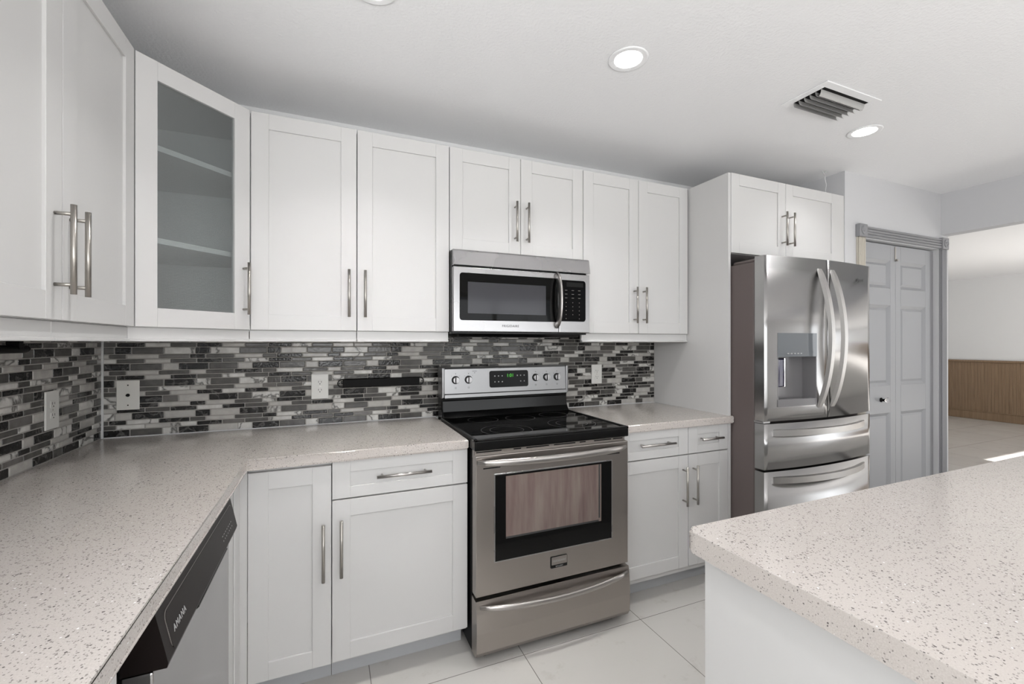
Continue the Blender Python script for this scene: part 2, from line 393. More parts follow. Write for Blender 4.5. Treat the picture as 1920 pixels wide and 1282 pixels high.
# bifold leaves
LY = .585
def leaf(x0, x1, name):
    mb = MB(BACK); z0, z1 = .012, 2.008
    st = .062; xs0, xs1 = x0+st, x1-st
    pan = [(1.585+.117, 1.90), (1.02, 1.585), (.20, .83)]
    mb.box(x0, xs0, LY-.034, LY, z0, z1, .002); mb.box(xs1, x1, LY-.034, LY, z0, z1, .002)
    zs = [z0] + [v for p in reversed(pan) for v in p] + [z1]
    for i in range(0, len(zs), 2): mb.box(xs0, xs1, LY-.034, LY, zs[i], zs[i+1])
    for p0, p1 in pan:   # sloped moulding, field
        for sgn in (1,):
            o1, o2 = LY-.002, LY-.016; s = .022
            A = [(xs0, p0), (xs1, p0), (xs1, p1), (xs0, p1)]; B = [(xs0+s, p0+s), (xs1-s, p0+s), (xs1-s, p1-s), (xs0+s, p1-s)]
            D = [(xs0+s+.016, p0+s+.016), (xs1-s-.016, p0+s+.016), (xs1-s-.016, p1-s-.016), (xs0+s+.016, p1-s-.016)]
            va = [mb.b.verts.new(mb.f(a, o1, z)) for a, z in A]; vb = [mb.b.verts.new(mb.f(a, o2, z)) for a, z in B]; vd = [mb.b.verts.new(mb.f(a, LY-.008, z)) for a, z in D]
            for U, V in ((va, vb), (vb, vd)):
                for i in range(4): mb.b.faces.new((U[i], U[(i+1) % 4], V[(i+1) % 4], V[i]))
            mb.b.faces.new(vd)
    return mb.build(name, M['door'], None, (x0, -LY, 0))
l1 = struct(leaf(2.718, 3.1615, 'door_2')); l2 = struct(leaf(3.1645, 3.608, 'door_3'))
b = MB(BACK); b.box(3.612, 3.664, LY-.034, LY-.006, .012, 2.008); struct(b.build('trim_5', M['trimg']))
b = MB(BACK)
b.lathe((2.985, LY, .925), (0,-1,0), [(0, .014), (.004, .016), (.006, .009), (.018, .008), (.026, .012), (.028, .013)], 20)
kb = b.build('knob', M['slot'], l1); kb['label'] = 'clear crystal door knob on a dark stem'
b = MB(BACK); b.lathe((2.985, LY+.028, .925), (0,-1,0), [(0, .011), (.006, .018), (.014, .021), (.022, .017), (.027, .008)], 8)
b.build('crystal', M['crystal'], kb)
b = MB(BACK); b.box(3.150, 3.162, LY, LY+.005, 1.90, 2.0, .001); b.lathe((3.160, LY+.004, 1.905), (0,-1,0), [(0,.008),(.01,.008),(.016,.004)], 12); la = b.build('latch', M['nickel'], l1)

# outdoors seen only in reflections
b = MB(); b.box(-14, 16, -16, YF-.12, -.15, -.02); struct(b.build('patio', M['conc']))
b = MB(); b.box(-3.5, 3.7, -7.35, YF-.12, 2.5, 2.56)  # unseen roof added to block the sun, depth set for floor bounce
for i in range(12): b.box(-3.4+i*.6, -3.32+i*.6, -7.35, YF-.12, 2.40, 2.5)
for x in (-3.4, .1, 3.5): b.box(x, x+.1, -7.35, -7.25, -.02, 2.5)
struct(b.build('patio_shade_roof', M['roof']))
b = MB(); b.box(-14, 5.2, -12.4, -11.8, -.02, 1.9, .1); b.box(-8.5, -7.8, -11, 4, -.02, 1.9, .1); struct(b.build('hedge_row', M['hedge']))

# ------------------------------------------------------------------ tile backsplash
def mosaic(fr, a0, a1, z0, zs, name, label, seed, holes=()):
    """zs(a) gives the top of the tiling; rows run tall, short, short"""
    rr = random.Random(seed); mb = MB(fr)
    ztop = max(zs(a0+.01), zs((a0+a1)/2), zs(a1-.01)); P = .292; o0, o1 = .004, .0095
    mb.box(a0, a1, .0005, .0075, z0, min(zs(a0+.01), zs(a1-.01)), 0, 5)
    if ztop > zs(a0+.01)+.001:
        for q in holes: mb.box(q[0], q[1], .0005, .0075, min(zs(a0+.01), zs(a1-.01)), ztop, 0, 5)
    z = z0 + .003; i = 0; last = -1
    seqT = [[3,0,2,3,0,2],[0,2,3,0,1,3],[3,0,2,1,0,3],[1,2,0,1,2,0],[0,3,1,0,3,1],[2,0,1,3,0,4]]
    seqS = [[1,1,2,0,1,2],[4,3,0,1,3,1],[2,1,1,3,0,1],[1,3,2,1,2,4],[0,1,3,2,1,1],[3,0,1,2,1,0],[1,2,1,0,3,1]]
    while z < ztop - .004:
        k = i % 3; h = .0283 if k == 0 else .0174
        if k == 0: wd = [.114, .114, .058]; sh = .0 if (i//3) % 2 == 0 else .114+.058*.9; sq = seqT[(i//3*5+1) % 6]
        elif k == 1: wd = [.098, .098, .090]; sh = .030; sq = seqS[(i*3) % 7]
        else: wd = [.114, .060, .112]; sh = .072; sq = seqS[(i*2+1) % 7]
        a = a0 - sh - P*((seed*.37) % 1); j = rr.randrange(6)
        while a < a1:
            for t in wd:
                s0, s1 = max(a, a0+.001), min(a+t-.0028, a1-.001)
                zt = min(z+h, zs((s0+s1)/2)-.0005)
                if s1-s0 > .006 and zt-z > .004:
                    m_ = sq[j % 6]
                    if rr.random() < .18: m_ = rr.choice([1, 3, 2, 0])
                    if last in (2, 3) and m_ in (2, 3) and rr.random() < .8: m_ = rr.choice([0, 1, 1])
                    if m_ == last: m_ = rr.choice([q for q in (0, 1, 2, 3) if q != last])
                    last = m_
                    mb.box(s0, s1, o0, o1, z, zt, .003, m_, 2)
                a += t; j += 1
        z += h + .0026; i += 1
    o = mb.build(name, TM + [M['grout']]); return tag(o, label, 'tiles')
ZT = .9150
mosaic(BACK, XL+.011, 1.507, ZT, lambda a: 1.362 if -.008 < a < .745 else 1.3740, 'tile_backsplash', 'grey, black and white glass mosaic tiles on the back wall behind the range', 11)
LEFT = F((XL, 0, 0), (0,1,0), (1,0,0))
mosaic(LEFT, -1.77, -.0005, ZT, lambda a: 1.3740, 'tile_backsplash', 'grey, black and white glass mosaic tiles on the left wall', 5)
b = MB(); b.box(XL+.0085, XL+.016, -.016, -.0098, ZT+.0005, 1.372, .001); tag(b.build('caulk_bead', M['caulk']), 'white vertical caulk line where the two tiled walls meet', 'caulk')

mb = MB(BACK); mb.side([(.0098, ZT), (.0135, ZT), (.0098, ZT+.004)], XL+.017, -.006); tag(mb.build('caulk_bead', M['caulk']), 'white caulk line along the back of the long left countertop', 'caulk')
mb = MB(BACK); mb.side([(.0098, ZT), (.0135, ZT), (.0098, ZT+.004)], .768, 1.507); tag(mb.build('caulk_bead', M['caulk']), 'white caulk line along the back of the short countertop right of the range', 'caulk')
# ------------------------------------------------------------------ cabinets
def bar_handle(fr, a, z, L, o, vertical=True, parent=None, inset=.022, mat=None, r=.006):
    mb = MB(fr); out = .034
    if vertical:
        mb.tube([(a, o+out, z), (a, o+out, z+L)], r, 14)
        for q in (z+inset, z+L-inset): mb.tube([(a, o, q), (a, o+out, q)], r*.72, 10)
    else:
        mb.tube([(a, o+out, z), (a+L, o+out, z)], r, 14)
        for q in (a+inset, a+L-inset): mb.tube([(q, o, z), (q, o+out, z)], r*.72, 10)
    return mb.build('handle', mat or (M['nickel'] if vertical else M['nickelh']), parent)
def shaker(fr, a0, a1, z0, z1, o, parent, name='door', st=.064, rl=.064, th=.019, glass=False):
    mb = MB(fr); g = .0014; a0 += g; a1 -= g; z0 += g; z1 -= g
    mb.box(a0, a0+st, o-th, o, z0, z1, .0009); mb.box(a1-st, a1, o-th, o, z0, z1, .0009)
    mb.box(a0+st, a1-st, o-th, o-.0002, z0, z0+rl, .0009); mb.box(a0+st, a1-st, o-th, o-.0002, z1-rl, z1, .0009)
    if not glass: mb.box(a0+st-.003, a1-st+.003, o-th+.002, o-.0075, z0+rl-.003, z1-rl+.003)
    d = mb.build(name, M['cab'], parent)
    if glass:
        mb = MB(fr); mb.box(a0+st-.004, a1-st+.004, o-.012, o-.008, z0+rl-.004, z1-rl+.004)
        gl = mb.build('glass_pane', M['pebble'], d); gl['label'] = 'grey patterned privacy glass'
    return d
UB, UT, RL = 1.3736, 2.2731, 1.3255
def rail(fr, a0, a1, oy, parent):   # light rail: upright board with a small foot
    mb = MB(fr); mb.box(a0+.0007, a1-.0007, oy-.036, oy-.020, RL, UB-.0006, .001); mb.box(a0+.0007, a1-.0007, oy-.036, oy-.012, RL, RL+.010, .002)
    mb.build('light_rail', M['cab'], parent)
def upper(name, label, fr, a0, a1, doors, o=.3227, z0=UB, z1=UT, rails=None, group='white shaker wall cabinets', hz=None, back=.0105):
    t = thing(name, label, 'cabinet', tuple(fr((a0+a1)/2, .15, z0)), group)
    mb = MB(fr); mb.box(a0+.0006, a1-.0006, back, o-.0215, z0, z1-.001); mb.build('body', M['cab'], t)
    for d0, d1, hs in doors:
        d = shaker(fr, d0, d1, z0, z1, o, t)
        if hs is not None:
            hh = hz or (1.434, .208)
            bar_handle(fr, (d1-.033 if hs == 'r' else d0+.033), hh[0], hh[1], o, True, d)
    for r in rails or []: rail(fr, r[0], r[1], o, t)
    return t
upper('wall_cabinet', 'white single door wall cabinet right beside the glass-front corner cabinet', BACK, -.8435, -.4326, [(-.8435, -.4326, 'r')], rails=[(-.850, -.4326)])
upper('wall_cabinet', 'white single door wall cabinet just left of the microwave, handle on its left', BACK, -.4314, -.0105, [(-.4314, -.0105, 'l')], rails=[(-.4314, -.0105)])
upper('wall_cabinet', 'short white two door cabinet directly above the microwave', BACK, -.0095, .7425, [(-.0095, .3665, 'r'), (.3665, .7425, 'l')], z0=1.7665, hz=(1.835, .204))
upper('wall_cabinet', 'tall white two door wall cabinet right of the microwave, against the fridge panel', BACK, .7435, 1.5075, [(.7435, 1.120, 'r'), (1.120, 1.496, 'l')], rails=[(.7435, 1.5075)])
LU = F((XL, 0, 0), (0,1,0), (1,0,0))
upper('wall_cabinet', 'white two door wall cabinet on the left wall, nearest the camera', LU, -1.436, -.6095, [(-1.436, -1.0225, 'r'), (-1.0225, -.6095, 'l')], o=.3139, rails=[(-1.436, -1.0225), (-1.0225, -.602)])
# corner cabinet with patterned glass door
DG = F((-1.128, -.608, 0), (1,1,0), (1,-1,0))
t = thing('corner_wall_cabinet', 'white diagonal corner wall cabinet with a patterned glass door', 'cabinet', (-1.2, -.25, UB), 'white shaker wall cabinets')
P5 = [(XL+.0105, -.0105), (-.8447, -.0105), (-.8447, -.3125), (-1.132, -.5995), (XL+.0105, -.5995)]   # outline behind the door plane
def offs(d):   # pentagon shifted back from the diagonal door
    k = d*math.sqrt(.5); return [(XL+.0255, -.0255), (-.859, -.0255), (-.859, -.3127+k*1.2), (-1.132+k*.8, -.590), (XL+.0255, -.590)]
kD = .0215*math.sqrt(2)
P5 = [(XL+.0105, -.0105), (-.8447, -.0105), (-.8447, -.3239+kD), (-1.128-.0012+kD-.0012, -.6085+.0012), (XL+.0105, -.6073)]
P5 = [(XL+.0105, -.0105), (-.8447, -.0105), (-.8447, -.3259+kD), (-1.1262-kD, -.6072), (XL+.0105, -.6072)]
def inset_poly(d):
    x0, y0 = XL+.0105+d, -.0105-d; x1 = -.8447-d; y1 = -.6072+d
    # the diagonal: passes (−.8447, −.3259+kD) and (−1.1262−kD, −.6072)
    c = (-.8447) - (-.3259+kD)   # x - y = c along the 45 degree line
    c -= d*math.sqrt(2) if d else 0
    return [(x0, y0), (x1, y0), (x1, x1-c), (y1+c, y1), (x0, y1)]
P5 = inset_poly(0)
mb = MB()
th = .016
mb.prism(P5, UB, UB+th); mb.prism(P5, UT-.001-th, UT-.001)
mb.box(XL+.0105, XL+.0105+th, -.6072, -.0105, UB+th, UT-.001-th)
mb.box(XL+.0105+th, -.8447, -.0105-th, -.0105, UB+th, UT-.001-th)
mb.box(-.8447-th, -.8447, P5[2][1], -.0105-th, UB+th, UT-.001-th)
mb.box(XL+.0105+th, P5[3][0], -.6072, -.6072+th, UB+th, UT-.001-th)
mb.build('body', M['interior'], t)
IP = inset_poly(th+.0005)
IP[2] = (IP[2][0], IP[2][1]); 
for z in (1.665, 1.985):
    mb = MB(); mb.prism(IP, z, z+.019); mb.build('shelf', M['cab'], t)
d = shaker(DG, .0008, .4023-.0008, UB, UT, 0, t, glass=True)
bar_handle(DG, .372, 1.434, .208, 0, True, d)
rail(DG, -.010, .4125, 0, t)
# base cabinets
BF = .605; BB = .115; BT = .8735
def base(name, label, a0, a1, doors, drawers, kick=True, fr=BACK, o=BF, group='white shaker base cabinets', sidex=0):
    t = thing(name, label, 'cabinet', tuple(fr((a0+a1)/2, .3, 0)), group)
    mb = MB(fr); mb.box(a0+.0006, a1-.0006, .002, o-.0215, .10, BT-.0005); mb.box(a0+.0006, a1-.0006, .002, o-.10, .0005, .10, 0, 1)
    mb.build('body', [M['cab'], M['kick']], t)
    for d0, d1, z0, z1, hs in doors:
        d = shaker(fr, d0, d1, z0, z1, o, t)
        if hs: bar_handle(fr, (d1-.030 if hs == 'r' else d0+.033), z1-.280 if z1 > .8 else z1-.275, .210, o, True, d)
    for d0, d1, z0, z1, L in drawers:
        d = shaker(fr, d0, d1, z0, z1, o, t, 'drawer', .064, .043)
        bar_handle(fr, (d0+d1)/2-L/2, (z0+z1)/2+.004, L, o, False, d, .022)
    return t
t = base('base_cabinet', 'white corner base cabinet with one narrow door beside the dishwasher corner', -.8135, -.5375, [], [])
d = shaker(BACK, -.8125, -.538, .112, .861, BF, t); bar_handle(BACK, -.566, .441, .210, BF, True, d)
t = base('base_cabinet', 'white base cabinet left of the range with one wide door and a drawer', -.5370, -.0045, [], [(-.5370, -.0045, .7285, BT-.001, .212)])
d = shaker(BACK, -.5370, -.0045, .115, .7255, BF, t); bar_handle(BACK, -.504, .445, .212, BF, True, d)
t = base('base_cabinet', 'white base cabinet right of the range with two doors and two drawers', .7685, 1.5078, [], [(.7685, 1.2185, .7285, BT-.001, .217), (1.2190, 1.5080, .7285, BT-.001, .154)])
d = shaker(BACK, .7685, 1.2185, .130, .7255, BF, t); bar_handle(BACK, 1.181, .466, .205, BF, True, d)
d = shaker(BACK, 1.2190, 1.5080, .130, .7255, BF, t); bar_handle(BACK, 1.252, .466, .205, BF, True, d)
# left run: filler beside the dishwasher, sink base beyond
t = thing('base_filler', 'narrow white filler panel between the dishwasher and the corner cabinet', 'cabinet panel', (-.86, -.70, 0))
mb = MB(F((XL, 0, 0), (0,1,0), (1,0,0))); LX = .6069
mb.box(-.788, -.6055, LX-.02, LX-.001, .10, BT-.0005, .001); mb.box(-.715, -.640, LX-.001, LX+.0035, .14, .84, .002); mb.box(-.788, -.6055, LX-.12, LX-.10, .0005, .10)
mb.box(-.6052, -.6040, LX-.02, LX+.0225, .10, BT-.0005); mb.build('panel', M['cab'], t)
LB = F((XL, 0, 0), (0,1,0), (1,0,0))
t = thing('sink_base_cabinet', 'white sink base cabinet on the left, beyond the dishwasher', 'cabinet', (-1.14, -2.1, 0))
mb = MB(LB); mb.box(-3.18, -1.565, .002, LX-.022, .10, BT-.0005); mb.box(-3.18, -1.565, .002, LX-.10, .0005, .10); mb.build('body', M['cab'], t)
for q in range(3):
    d = shaker(LB, -3.18+q*.538, -3.18+(q+1)*.538, .115, BT-.002, LX, t); bar_handle(LB, -3.18+(q+1)*.538-.035, .60, .21, LX, True, d)

# fridge enclosure
mb = MB(); mb.box(1.5085, 1.5270, -.607, -.0005, .0005, UT); tag(mb.build('fridge_side_panel', M['cab'], None, (1.518, -.3, 0)), 'tall white side panel between the countertop and the refrigerator', 'cabinet panel')
t = upper('wall_cabinet', 'white two door cabinet above the refrigerator', BACK, 1.5275, 2.5445, [(1.5275, 1.978, 'r'), (1.978, 2.4785, 'l')], o=.610, z0=1.826, z1=2.276, hz=(1.895, .200), back=.0005)
mb = MB(BACK); mb.box(2.4795, 2.5440, .585, .606, 1.826, 2.276, .001); mb.build('filler_strip', M['cab'], t)

# ------------------------------------------------------------------ countertops
ZC = .9145; CB = .8745
def counter(name, label, pts, bev=.005):
    mb = MB(); mb.prism(pts, CB, ZC, bev, 3); o = mb.build(name, M['quartz'])
    return tag(o, label, 'countertop')
counter('countertop', 'L-shaped beige speckled quartz countertop running along the left wall to the range', [(XL+.0006, -.0006), (-.0045, -.0006), (-.0045, -.622), (-.814, -.622), (-.814, -3.2), (XL+.0006, -3.2)])
counter('countertop', 'short beige speckled quartz countertop between the range and the tall fridge panel', [(.7675, -.0006), (1.5078, -.0006), (1.5078, -.6085), (1.5315, -.6085), (1.5315, -.628), (.7675, -.628)])
t = thing('kitchen_island', 'white island with a thick speckled quartz top in the right foreground', 'island', (1.1, -2.1, 0))
mb = MB(); mb.box(.200, 2.15, -2.62, -1.676, .0005, .8685, .001); mb.build('body', M['cab'], t)
mb = MB()
def rc(x0, x1, y0, y1, r):
    return [(a, o) for a, o in rrect(x0, x1, y0, y1, r, 5)]
mb.prism(rc(.1735, 2.25, -2.72, -1.645, .022), .869, .914, .006, 3); o = mb.build('island_top', M['quartz'], t); o['label'] = 'speckled quartz slab with eased edge'

# ------------------------------------------------------------------ range
t = thing('range', 'stainless steel electric range with black glass cooktop', 'oven', (.381, -.35, 0))
mb = MB(BACK)
mb.box(.004, .758, .03, .64, .035, .875, .002); mb.build('body', M['blackmat'], t)
for x in (.06, .70):
    for o_ in (.10, .62):
        mb = MB(BACK); mb.lathe((x, o_, .0005), (0,0,1), [(0, .020), (.012, .020), (.012, .012), (.036, .012)], 16); mb.build('foot', M['blackmat'], t)
# cooktop: rimmed black slab and glass
mb = MB(BACK); mb.box(-.001, .763, .115, .693, .878, .920, .006, 0, 3)
for q in ((-.001, .014, .115, .693), (.748, .763, .115, .693), (-.001, .763, .672, .693)): mb.box(q[0], q[1], q[2], q[3], .915, .927, .004, 0, 2)
ct = mb.build('cooktop', M['black'], t)
mb = MB(BACK); mb.box(.014, .748, .118, .672, .918, .9225); gl = mb.build('cooktop_glass', M['glassblack'], ct)
M['ring'] = newmat('burner_ring_print', lin(96, 95, 94), .3)
def ring(cx, cy, r):
    mb = MB(BACK); n = 64
    for rr_ in ([r, r*.66] if r > .1 else [r]):
        i0 = [mb.b.verts.new(mb.f(cx + (rr_-.0009)*math.cos(2*PI*k/n), cy + (rr_-.0009)*math.sin(2*PI*k/n), .9228)) for k in range(n)]
        i1 = [mb.b.verts.new(mb.f(cx + (rr_+.0009)*math.cos(2*PI*k/n), cy + (rr_+.0009)*math.sin(2*PI*k/n), .9228)) for k in range(n)]
        for k in range(n): mb.b.faces.new((i0[k], i0[(k+1) % n], i1[(k+1) % n], i1[k]))
    mb.build('burner_ring', M['ring'], ct)
for q in ((.205, .53, .118), (.565, .50, .118), (.19, .24, .078), (.39, .265, .078), (.60, .24, .078)): ring(*q)
# backguard
mb = MB(BACK); mb.side([(.03, .90), (.118, .922), (.118, .955), (.100, .975), (.100, 1.010), (.112, 1.022), (.112, 1.035), (.03, 1.183)], .003, .759)
mb.box(.002, .760, .03, .112, .93, 1.186, .004); bgd = mb.build('backguard', M['black'], t)
mb = MB(BACK); mb.side([(.112, .925), (.150, .925), (.124, .955), (.116, 1.010), (.112, 1.015)], .008, .754); mb.build('splash_curve', M['black'], bgd)
TL = .10
def bg_o(z): return .116 + (1.188-z)*-.0 + (1.188 - z)*.06
mb = MB(BACK); mb.side([(.10, 1.028), (bg_o(1.028)+.004, 1.028), (bg_o(1.045)+.004, 1.045), (bg_o(1.050), 1.050), (bg_o(1.180), 1.180), (.112, 1.189), (.04, 1.189), (.04, 1.18), (.10, 1.18)], .016, .746)
pn = mb.build('control_panel', M['steelbg'], t)
for x0, x1 in ((-.001, .016), (.746, .763)):
    mb = MB(BACK); mb.box(x0, x1, .04, bg_o(1.04)+.004, 1.026, 1.190, .006, 0, 3); mb.build('end_cap', M['steelbg'], pn)
def tplate(mbx, a0, a1, z0, z1, r, off, th_=.0015):
    pts = rrect(a0, a1, z0, z1, r)
    lo = [mbx.b.verts.new(mbx.f(a, bg_o(z)+off, z)) for a, z in pts]; hi = [mbx.b.verts.new(mbx.f(a, bg_o(z)+off+th_, z)) for a, z in pts]
    n = len(pts); mbx.b.faces.new(lo); mbx.b.faces.new(hi)
    for i in range(n): mbx.b.faces.new((lo[i], lo[(i+1) % n], hi[(i+1) % n], hi[i]))
mb = MB(BACK); tplate(mb, .268, .503, 1.074, 1.166, .012, 0); dsp = mb.build('display', M['ctrl'], pn)
text('1:01', 'clock_digits', BACK, .392, bg_o(1.138)+.0018, 1.138, .026, M['green'], dsp)
mb = MB(BACK)
for i, (a, z) in enumerate([(.300, 1.137), (.322, 1.137), (.344, 1.137), (.300, 1.105), (.322, 1.105), (.344, 1.105), (.436, 1.137), (.456, 1.137), (.478, 1.137), (.456, 1.105), (.478, 1.105)]):
    mb.box(a-.003, a+.003, bg_o(z)+.0010, bg_o(z)+.0019, z-.003, z+.003)
mb.build('key_legend', M['mark'], dsp)
for kx in (.077, .149, .551, .621, .690):
    z = 1.122; mb = MB(BACK)
    mb.lathe((kx, bg_o(z)-.002, z), (0,-1,0), [(0, .0215), (.004, .0215), (.004, .019)], 28, 1)
    mb.lathe((kx, bg_o(z), z), (0,-1,0), [(0, .019), (.016, .0175), (.018, .016)], 28, 0)
    mb.box(kx-.0048, kx+.0048, bg_o(z)+.016, bg_o(z)+.028, z-.0175, z+.0175, .003, 0, 2); mb.box(kx-.0066, kx-.0052, bg_o(z)+.017, bg_o(z)+.0195, z-.016, z+.016, 0, 1)
    mb.build('knob', [M['steelmw'], M['blackmat']], pn)
for kx in (.077, .149, .551, .621, .690):
    mb = MB(BACK); mb.box(kx-.002, kx+.002, bg_o(1.155)-.0005, bg_o(1.155)+.0006, 1.153, 1.157)
    z = 1.080; mb.box(kx-.004, kx+.004, bg_o(z)-.0005, bg_o(z)+.0006, z-.004, z-.003); mb.box(kx-.004, kx-.003, bg_o(z)-.0005, bg_o(z)+.0006, z-.004, z+.004); mb.box(kx+.003, kx+.004, bg_o(z)-.0005, bg_o(z)+.0006, z-.004, z+.004); mb.box(kx-.004, kx+.004, bg_o(z)-.0005, bg_o(z)+.0006, z+.003, z+.004)
    for s_ in (-1, 1): mb.box(kx+s_*.022-.001, kx+s_*.022+.001, bg_o(1.145)-.0005, bg_o(1.145)+.0006, 1.142, 1.145)
    mb.build('dial_marks', M['markd'], pn)
mb = MB(BACK); mb.box(.182, .186, bg_o(1.158)-.0005, bg_o(1.158)+.0006, 1.156, 1.160); mb.box(.170, .196, bg_o(1.167)-.0005, bg_o(1.167)+.0006, 1.166, 1.168)
mb.build('indicator_mark', M['markd'], pn)
# vent strip with slots and side trim
mb = MB(BACK); mb.box(.004, .758, .64, .668, .842, .8775, .002)
vs_ = mb.build('vent_trim', M['steelb'], t)
mb = MB(BACK)
for x0, x1 in ((.012, .125), (.180, .215), (.240, .350), (.375, .485), (.508, .540), (.585, .680), (.690, .745)):
    mb = MB(BACK); mb.box(x0, x1, .6665, .6685, .8655, .8705); mb.build('vent_slot', M['slot'], vs_)
# oven door
OD = .692
mb = MB(BACK); mb.box(.003, .759, .644, OD, .282, .8585, .004, 0, 2); od = mb.build('oven_door', M['steelb'], t)
mb = MB(BACK); mb.box(.082, .669, OD-.001, OD+.0015, .411, .778, .001); [MB(BACK).box(x0, x1, OD-.001, OD+.0004, .803, .808).build('vent_slot', M['slot'], od) for x0, x1 in ((.035, .11), (.64, .71))]; wf = mb.build('window_frame', M['steelmw'], od)
mb = MB(BACK); mb.box(.087, .664, OD, OD+.0025, .416, .773, .001); wg = mb.build('window_glass', M['glassblack'], od)
mb = MB(BACK); mb.box(.134, .606, OD+.001, OD+.0031, .504, .765); q_ = mb.build('window_reflection', M['ovenrefl'], wg); q_['label'] = 'centre of the oven window with a painted brownish streaked reflection'
mb = MB(BACK); mb.box(.592, .600, OD+.002, OD+.0036, .52, .765); mb.box(.134, .592, OD+.002, OD+.0034, .504, .512); mb.build('rack_edge', M['markd'], wg)
def bow(fr, a0, a1, z, o0, bulge, rad, mat, parent, flat=(1, 1), n=18, name='handle', sag=0):
    mb = MB(fr); pts = []; rs = []
    for i in range(n+1):
        s = i/n; k = 1-(2*s-1)**2
        pts.append((a0+(a1-a0)*s, o0 + bulge*(k**.65 if k > 0 else 0), z - sag*k)); rs.append(rad*(.55+.45*min(1, k*3.5)))
    mb.tube(pts, rs, 16, flat, 0, Vector((0,0,1))); return mb.build(name, mat, parent)
bow(BACK, .008, .742, .8325, OD+.004, .052, .0155, M['nickelh'], od, (.7, 1.0))
badge = MB(BACK).plate(rrect(.345, .427, .336, .386, .004), OD-.001, OD+.003).build('badge', M['slot'], od)
mb = MB(BACK); mb.plate(rrect(.349, .425, .350, .384, .002), OD+.002, OD+.004); mb.build('badge_face', M['steelb'], badge)
text('FRIGIDAIRE', 'badge_lettering', BACK, .387, OD+.0042, .366, .0125, M['mark'], od, space=1.05)
text('GALLERY', 'badge_lettering', BACK, .387, OD+.0034, .342, .0085, M['mark'], od, space=1.1)
# warming drawer
mb = MB(BACK); 
pl_ = [(.640, .040), (.690, .040), (.702, .060), (.706, .14), (.702, .22), (.694, .268), (.640, .268)]
mb.side(pl_, .003, .760); dr = mb.build('storage_drawer', M['steelb'], t)
bow(BACK, .018, .748, .245, .700, .045, .0125, M['nickelh'], dr, (.7, 1.0), sag=.012)
mb = MB(BACK); 
for z_ in [.12+.05*i for i in range(15)]: mb.box(.0028, .0042, .650, .656, z_, z_+.03)

# ------------------------------------------------------------------ microwave
t = thing('microwave', 'stainless over-the-range microwave under the short wall cabinet', 'microwave', (.37, -.2, 1.365))
mb = MB(BACK); mb.box(-.0085, .7425, .011, .355, 1.364, 1.7655, .002); mb.side([(.06, 1.350), (.34, 1.350), (.35, 1.366), (.05, 1.366)], .03, .70); mb.build('body', M['black'], t)
MF = .388
mb = MB(BACK); mb.side([(.3555, 1.690), (MF+.006, 1.690), (MF+.004, 1.700), (MF-.006, 1.758), (MF-.012, 1.7655), (.3555, 1.7655)], -.006, .7430); mb.build('vent_grille', M['steelmw'], t)
mb = MB(BACK); mb.box(-.007, .5545, .356, MF, 1.3735, 1.6835, .004, 0, 3); md = mb.build('door', M['steelmw'], t)
mb = MB(BACK); mb.plate(rrect(.022, .550, 1.4285, 1.6545, .014), MF-.001, MF+.002, .001); wg = mb.build('window_glass', M['mwglass'], md)
mb = MB(BACK); mb.box(.062, .478, MF+.001, MF+.0024, 1.462, 1.612); mb.build('window_screen', M['mwmesh'], wg)
mb = MB(BACK); n = 16; pts = []
for i in range(n+1):
    s = i/n; k = 1-(2*s-1)**2; pts.append((.540, MF+.002+.045*k**.45, 1.672-.262*s))
mb.tube(pts, .011, 14, (1.75, .8), 0, Vector((1,0,0))); mb.build('handle', M['nickelh'], md)
text('FRIGIDAIRE', 'lettering', BACK, .283, MF+.0003, 1.4035, .0165, M['markd'], md, space=1.1)
mb = MB(BACK); mb.box(.5565, .7425, .356, MF, 1.3735, 1.6835, .004, 0, 3); cp = mb.build('control_section', M['steelmw'], t)
mb = MB(BACK); mb.plate(rrect(.558, .716, 1.433, 1.6495, .014), MF-.001, MF+.002, .001); kp = mb.build('keypad', M['ctrl'], cp)
mb = MB(BACK)
for r_ in range(3):
    for c_ in range(3): mb.box(.590+c_*.040, .604+c_*.040, MF+.0015, MF+.0026, 1.595-r_*.020, 1.5973-r_*.020)
for r_ in range(5):
    for c_ in range(3):
        if r_ == 4 and c_ == 1: continue
        mb.box(.595+c_*.040, .599+c_*.040, MF+.0015, MF+.0026, 1.530-r_*.021, 1.534-r_*.021)
mb.build('key_legend', M['dwgloss'], kp)
mb = MB(BACK); mb.box(.60, .70, MF+.0015, MF+.0024, 1.615, 1.638); mb.build('display_window', M['slot'], kp)

